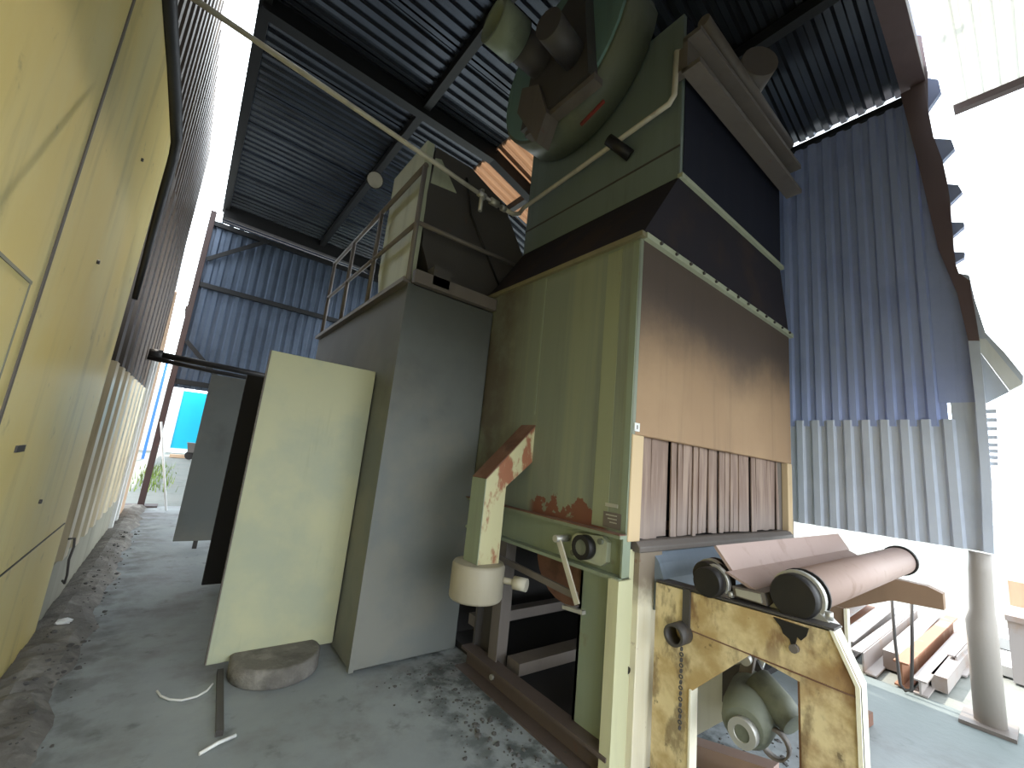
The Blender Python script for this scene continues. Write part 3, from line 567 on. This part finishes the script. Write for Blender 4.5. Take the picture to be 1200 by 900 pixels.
MB().tube([(2.5, 1.16, 1.10), (4.5, 1.16, 1.10)], .06, 20).build('roller', DARKST, cv)
mb = MB(); th = .012
for (ya, za), (yb, zb) in (((1.11, 1.255), (1.05, 1.14)), ((1.05, 1.14), (.90, 1.065))):
    mb.hexa([(2.32, ya, za), (4.45, ya, za), (4.45, ya+th, za-th*.6), (2.32, ya+th, za-th*.6), (2.38, yb, zb), (4.5, yb, zb), (4.5, yb+th, zb-th), (2.38, yb+th, zb-th)])
mb.build('guard_plate', PINK, cv)
tb = MB(); tb.prism([(1.02, 1.03), (1.03, 1.075), (.88, 1.085), (.87, 1.03)], 'x', 2.33, 4.4); tb.build('box_tube', BEAMST, cv)
MB().prism([(1.005, 1.037), (1.012, 1.068), (.895, 1.076), (.888, 1.037)], 'x', 2.322, 2.332).build('tube_cap', ALU, cv)
MB().tube([(2.275, .745, .90), (2.30, .745, .90)], .018, 10).build('frame_bolt', BEAMST, cv)
MB().prism([(.69, 1.0), (.70, .965), (.72, .94), (.735, .95), (.745, .905), (.755, .90), (.765, .93), (.79, .945), (.80, .97), (.83, 1.0)], 'x', 2.292, 2.30).build('grease_patch', BLACK, cv)
B(2.285, 2.30, 1.23, 1.27, .8, 1.0).build('strap', DARKST, cv)
ps_ = MB().ring((1.27, .775), 'x', .042, .055, 2.2, 2.31, 22).build('pipe_stub', DARKST, cv)
mb = MB()
chn = MB()
for i in range(15):
    z = .72 - i*.026
    if i % 2: chn.ring((1.235, z), 'x', .006, .011, 2.222, 2.228, 10)
    else: chn.ring((2.225, z), 'y', .006, .011, 1.232, 1.238, 10)
chn.build('hanging_chain', DARKST, cv)
# drive motor on its pale cover plate
MB().prism([(1.42, .08), (1.42, .48), (1.04, .76), (.98, .72), (1.08, .38), (1.2, .30)], 'x', 2.62, 2.64).build('cover_plate', paint('pale cover paint', srgb(206, 208, 200), rust=.1, dirt=.15), cv)
MB().prism([(1.42, .0), (1.42, .1), (.95, .22), (.95, .10)], 'x', 2.58, 2.68).build('cross_rail', PINK, cv)
gm = MB().tube([(2.62, 1.03, .51), (2.58, 1.02, .51), (2.42, .985, .49), (2.33, .965, .48), (2.30, .96, .478)], [.115, .12, .12, .105, .08], 24).build('gear_motor', MOTOR, cv)
MB().prism([(1.17, .36), (1.2, .40), (1.2, .58), (1.15, .60), (1.02, .68), (.98, .62), (1.0, .40)], 'x', 2.60, 2.625).build('mount_plate', DARKST, gm)
MB().bar((2.56, 1.06, .60), (2.56, 1.04, .71), .03, .06).build('torque_arm', BEAMST, gm)
MB().tube([(2.50, 1.04, .69), (2.58, 1.05, .69)], .026, 12).build('torque_bolt', ALU, gm)
MB().tube([(2.5, .98, .62), (2.46, .86, .56), (2.44, .80, .53)], [.075, .075, .06], 18).build('motor_body', MOTOR, gm)
MB().ring((.955, .465), 'x', .035, .062, 2.26, 2.30, 22).build('fan_cover_ring', ALU, gm)
MB().tube([(2.265, .955, .465), (2.30, .955, .465)], .034, 14).build('fan_cover', MOTOR, gm)
MB().ring((.86, .44), 'x', .055, .062, 2.36, 2.40, 20).build('cable_loop', BEAMST, gm)
tag(MB().hexa([(2.3, .88, .05), (2.6, .95, .05), (2.55, 1.15, .05), (2.25, 1.08, .05), (2.3, .88, .11), (2.6, .95, .11), (2.55, 1.15, .11), (2.25, 1.08, .11)]).build('wooden_block', paint('dusty pinkish wood', srgb(150, 124, 108), rust=0)), 'dusty pinkish block lying in the dirt under the conveyor motor', 'block')

# ------------------------------------------------------------------ beam stock outside on the right
def hbeam(x0, x1, ya, yb, z, wd, hh, t=.014, kind='h'):
    mb = MB()
    def plate(y0, y1, z0, z1):
        mb.hexa([(x0, ya+y0, z+z0), (x1, yb+y0, z+z0), (x1, yb+y1, z+z0), (x0, ya+y1, z+z0), (x0, ya+y0, z+z1), (x1, yb+y0, z+z1), (x1, yb+y1, z+z1), (x0, ya+y1, z+z1)])
    if kind == 'h':
        plate(-wd/2, wd/2, 0, t); plate(-wd/2, wd/2, hh-t, hh); plate(-t/2, t/2, t, hh-t)
    elif kind == 'z':
        plate(-wd/2, 0, 0, t); plate(0, wd/2, hh-t, hh); plate(-t/2, t/2, 0, hh)
    else:
        plate(-wd/2, wd/2, 0, hh)
    return mb
G = 'steel beams stacked on the yard ground'
stock = [(5.35, 8.3, 1.70, 1.80, 0.0, .26, .16, 'h', BEAMR, 'bottom wide flanged beam of the stack behind the near roller'),
         (5.30, 8.3, 1.62, 1.75, .165, .26, .18, 'h', BEAMW, 'top wide flanged beam of the stack behind the near roller'),
         (5.55, 8.2, 2.02, 2.1, 0.0, .24, .2, 'h', BEAMW, 'pale beam lying deepest behind the stacked pair'),
         (5.55, 8.2, 1.37, 1.45, .0, .15, .16, 'h', BEAMW, 'white topped beam lying right of the stacked pair'),
         (5.25, 8.0, 1.16, 1.18, .0, .18, .17, 'z', BEAMW, 'bent z profile beam just left of the u shaped rod'),
         (5.62, 8.2, 1.02, 1.04, .0, .14, .16, 'b', BEAMW, 'blocky white beam right behind the u shaped rod'),
         (5.25, 8.0, .90, .86, .0, .10, .2, 'h', BEAMR, 'rust orange sided beam passing behind the u shaped rod'),
         (5.2, 8.0, .78, .74, .0, .09, .12, 'h', BEAMW, 'narrow white beam with lowest near end'),
         (5.5, 8.0, .70, .64, .0, .10, .12, 'b', BEAMW, 'square white bar second from the pipe post'),
         (6.2, 8.4, .66, .60, .0, .12, .16, 'z', BEAMW, 'short white bar nearest the pipe post')]
for x0, x1, ya, yb, z, wd, hh, kd, mt, lab in stock:
    tag(hbeam(x0, x1, ya, yb, z, wd, hh, kind=kd).build('steel_beam', mt), lab, 'beam', G)
tag(MB().tube([(5.16, .92, .74), (5.14, .91, .38), (5.12, .89, .06), (5.12, .86, .02), (5.12, .82, .05), (5.14, .80, .42), (5.16, .79, .74)], .012, 8).build('bent_rod', DARKST), 'thin dark u shaped steel rod standing before the beams', 'rod')
tag(hbeam(3.72, 4.22, .98, .94, .0, .10, .08, kind='b').build('steel_offcut', RUSTY), 'short rusty steel bar lying beside the yellow conveyor leg', 'bar')
tag(B(6.7, 7.4, .30, .62, .0, .09).build('kerb_block', WHITE), 'low pale kerb block on the ground nearer behind the pipe post', 'block', 'kerb blocks behind the post')
tag(B(7.9, 8.6, .28, .70, .0, .12).build('kerb_block', WHITE), 'low pale kerb block on the ground farther behind the pipe post', 'block', 'kerb blocks behind the post')
st = thing('trestle', 'pale sunlit timber trestle at the right picture edge', 'trestle', (6.9, .2, 0))
B(6.5, 7.6, -.1, .34, .55, .60).build('top_board', BEAMW, st)
B(6.55, 6.68, .18, .33, 0, .55).build('leg', BEAMW, st)
B(7.4, 7.53, .18, .33, 0, .55).build('leg', BEAMW, st)
B(6.55, 6.68, -.08, .07, 0, .55).build('leg', BEAMW, st); B(7.4, 7.53, -.08, .07, 0, .55).build('leg', BEAMW, st)
tag(B(7.2, 7.5, .15, .33, .60, .85).build('timber_crate', SAND), 'pale box standing on the trestle top', 'box')

# ------------------------------------------------------------------ far end of the alley
gt = thing('cyan_gate', 'bright cyan sheet gate across the far end of alley', 'gate', (1.2, 31, 0))
B(-.42, 3.2, 31.0, 31.1, .25, 3.6).build('leaf', CYAN, gt)
B(-.55, -.42, 30.95, 31.15, 0, 3.65).build('frame_post', WHITE, gt)
B(-.42, 3.2, 30.96, 31.14, .08, .25).build('bottom_rail', WHITE, gt)
struct(B(-6, -.9, 31.2, 31.6, 0, 4.2).build('trim_4', WHITE))
tag(B(-1.2, -1.1, 24, 24.1, 0, 4.5).build('blue_post', BLUE), 'thin blue post against the white far building', 'post')
tag(MB().tube([(.03, 10.1, .02), (-.36, 10.25, 1.62)], .018, 8).build('white_pole', WHITE), 'thin white pole leaning beside the red brown post', 'pole')
tag(hbeam(-.3, 1.0, 26.5, 26.6, 0, .5, .15, kind='b').build('timber_plank', SAND), 'pale plank lying on the ground before the cyan gate', 'plank')
bn = thing('rubble_cart', 'small grey barrow load before the cyan gate', 'cart', (.7, 25.5, 0))
MB().hexa([(.35, 25.2, .35), (1.2, 25.2, .35), (1.2, 25.8, .35), (.35, 25.8, .35), (.25, 25.1, .8), (1.3, 25.1, .8), (1.3, 25.9, .8), (.25, 25.9, .8)]).build('tray', BEAMST, bn)
MB().tube([(.45, 25.4, .2), (.45, 25.6, .2)], .2, 14).build('wheel', BLACK, bn)
for xx in (.95,): B(xx, xx+.05, 25.2, 25.8, 0, .36).build('leg', DARKST, bn)
pb = thing('black_pipe_pair', 'pair of black pipes spanning the aisle above the panels', 'pipe', (.2, 7.4, 2.5))
MB().tube([(-.56, 7.4, 2.52), (.2, 7.4, 2.50), (1.2, 7.4, 2.46)], .045, 10).build('pipe', BLACK, pb)
MB().tube([(-.56, 7.3, 2.44), (.2, 7.3, 2.40), (1.2, 7.3, 2.38)], .03, 10).build('pipe', BLACK, pb)
MB().tube([(-.56, 7.36, 2.5), (-.42, 7.36, 2.5)], .075, 14).build('pipe_clamp', BLACK, pb)
wd_ = MB()
for i in range(260):
    y = random.uniform(13, 21); x = random.gauss(-.42, .22); hh = random.uniform(.06, .28); a_ = random.uniform(0, 6.28); l = .05
    v = [wd_.bm.verts.new(p_) for p_ in ((x, y, -.02), (x+.03*math.cos(a_), y+.03*math.sin(a_), -.02), (x+l*math.cos(a_+1), y+l*math.sin(a_+1), hh))]; wd_.bm.faces.new(v)
o = tag(wd_.build('weeds', LEAF), 'green weeds growing along the far alley wall', 'weeds'); o['kind'] = 'stuff'

# unseen roof and side sheet added beyond the far wall to shade the alley
pr = sroot('trim_5', (1.5, 20, 3))
B(-.45, 3.4, 10.81, 29.5, 3.95, 4.05).build('shade_slab', LCORRD, pr)
B(3.3, 3.4, 10.95, 31.0, -.02, 3.95).build('side_sheet', GALV, pr)
# ------------------------------------------------------------------ small things on the floor
tag(MB().bar((.49, 3.50, .02), (.45, 2.82, .015), .035, .03).build('flat_bar', DARKST), 'dark flat bar on the floor below the pale door', 'bar')
tag(MB().tube([(.17, 3.42, .012), (.19, 3.35, .012), (.23, 3.29, .012), (.29, 3.25, .012), (.36, 3.25, .014), (.41, 3.28, .02), (.44, 3.33, .03)], .006, 6).build('white_wire', WHITE), 'curved white wire on the floor beside the dark flat bar', 'wire')
tag(MB().tube([(.36, 2.70, .012), (.44, 2.735, .02), (.52, 2.77, .012)], .009, 6).build('white_strip', WHITE), 'short white strip on the floor in front of dark bar', 'strip')
def stone(x, y, r, z=0):
    mb = MB(); bmesh.ops.create_icosphere(mb.bm, subdivisions=1, radius=r)
    for v in mb.bm.verts: v.co = Vector((v.co.x*random.uniform(.8, 1.3)+x, v.co.y*random.uniform(.8, 1.3)+y, v.co.z*.6+z+r*.4))
    return mb
tag(stone(-.43, 4.62, .05, .05).build('white_stone', WHITE), 'white stone on the dirt strip by the left wall', 'stone')
rb = MB()
for i in range(700):
    u = random.random()
    if u < .35: x, y = random.gauss(1.75, .14), random.uniform(1.7, 3.0)
    elif u < .75: x, y = random.uniform(2.35, 3.4), random.uniform(.75, 1.4)
    else: x, y = random.uniform(-.5, -.2), random.uniform(2.8, 8)
    r = random.uniform(.004, .008) if random.random() < .8 else random.uniform(.008, .02); q = bmesh.ops.create_icosphere(rb.bm, subdivisions=1, radius=r)
    for v in q['verts']: v.co = Vector((v.co.x*random.uniform(.7, 1.4)+x, v.co.y*random.uniform(.7, 1.4)+y, v.co.z*.6 + (.07 if x < -.1 else .004)))
o = tag(rb.build('rubble', paint('dark grit', srgb(84, 82, 80), .9, rust=0)), 'scattered dark grit and rubble on the floor round the machine', 'rubble'); o['kind'] = 'stuff'
for i, (x, y, r) in enumerate(((.9, 2.55, .012), (.75, 2.75, .01), (1.0, 2.85, .011), (.3, 2.6, .009))): pass
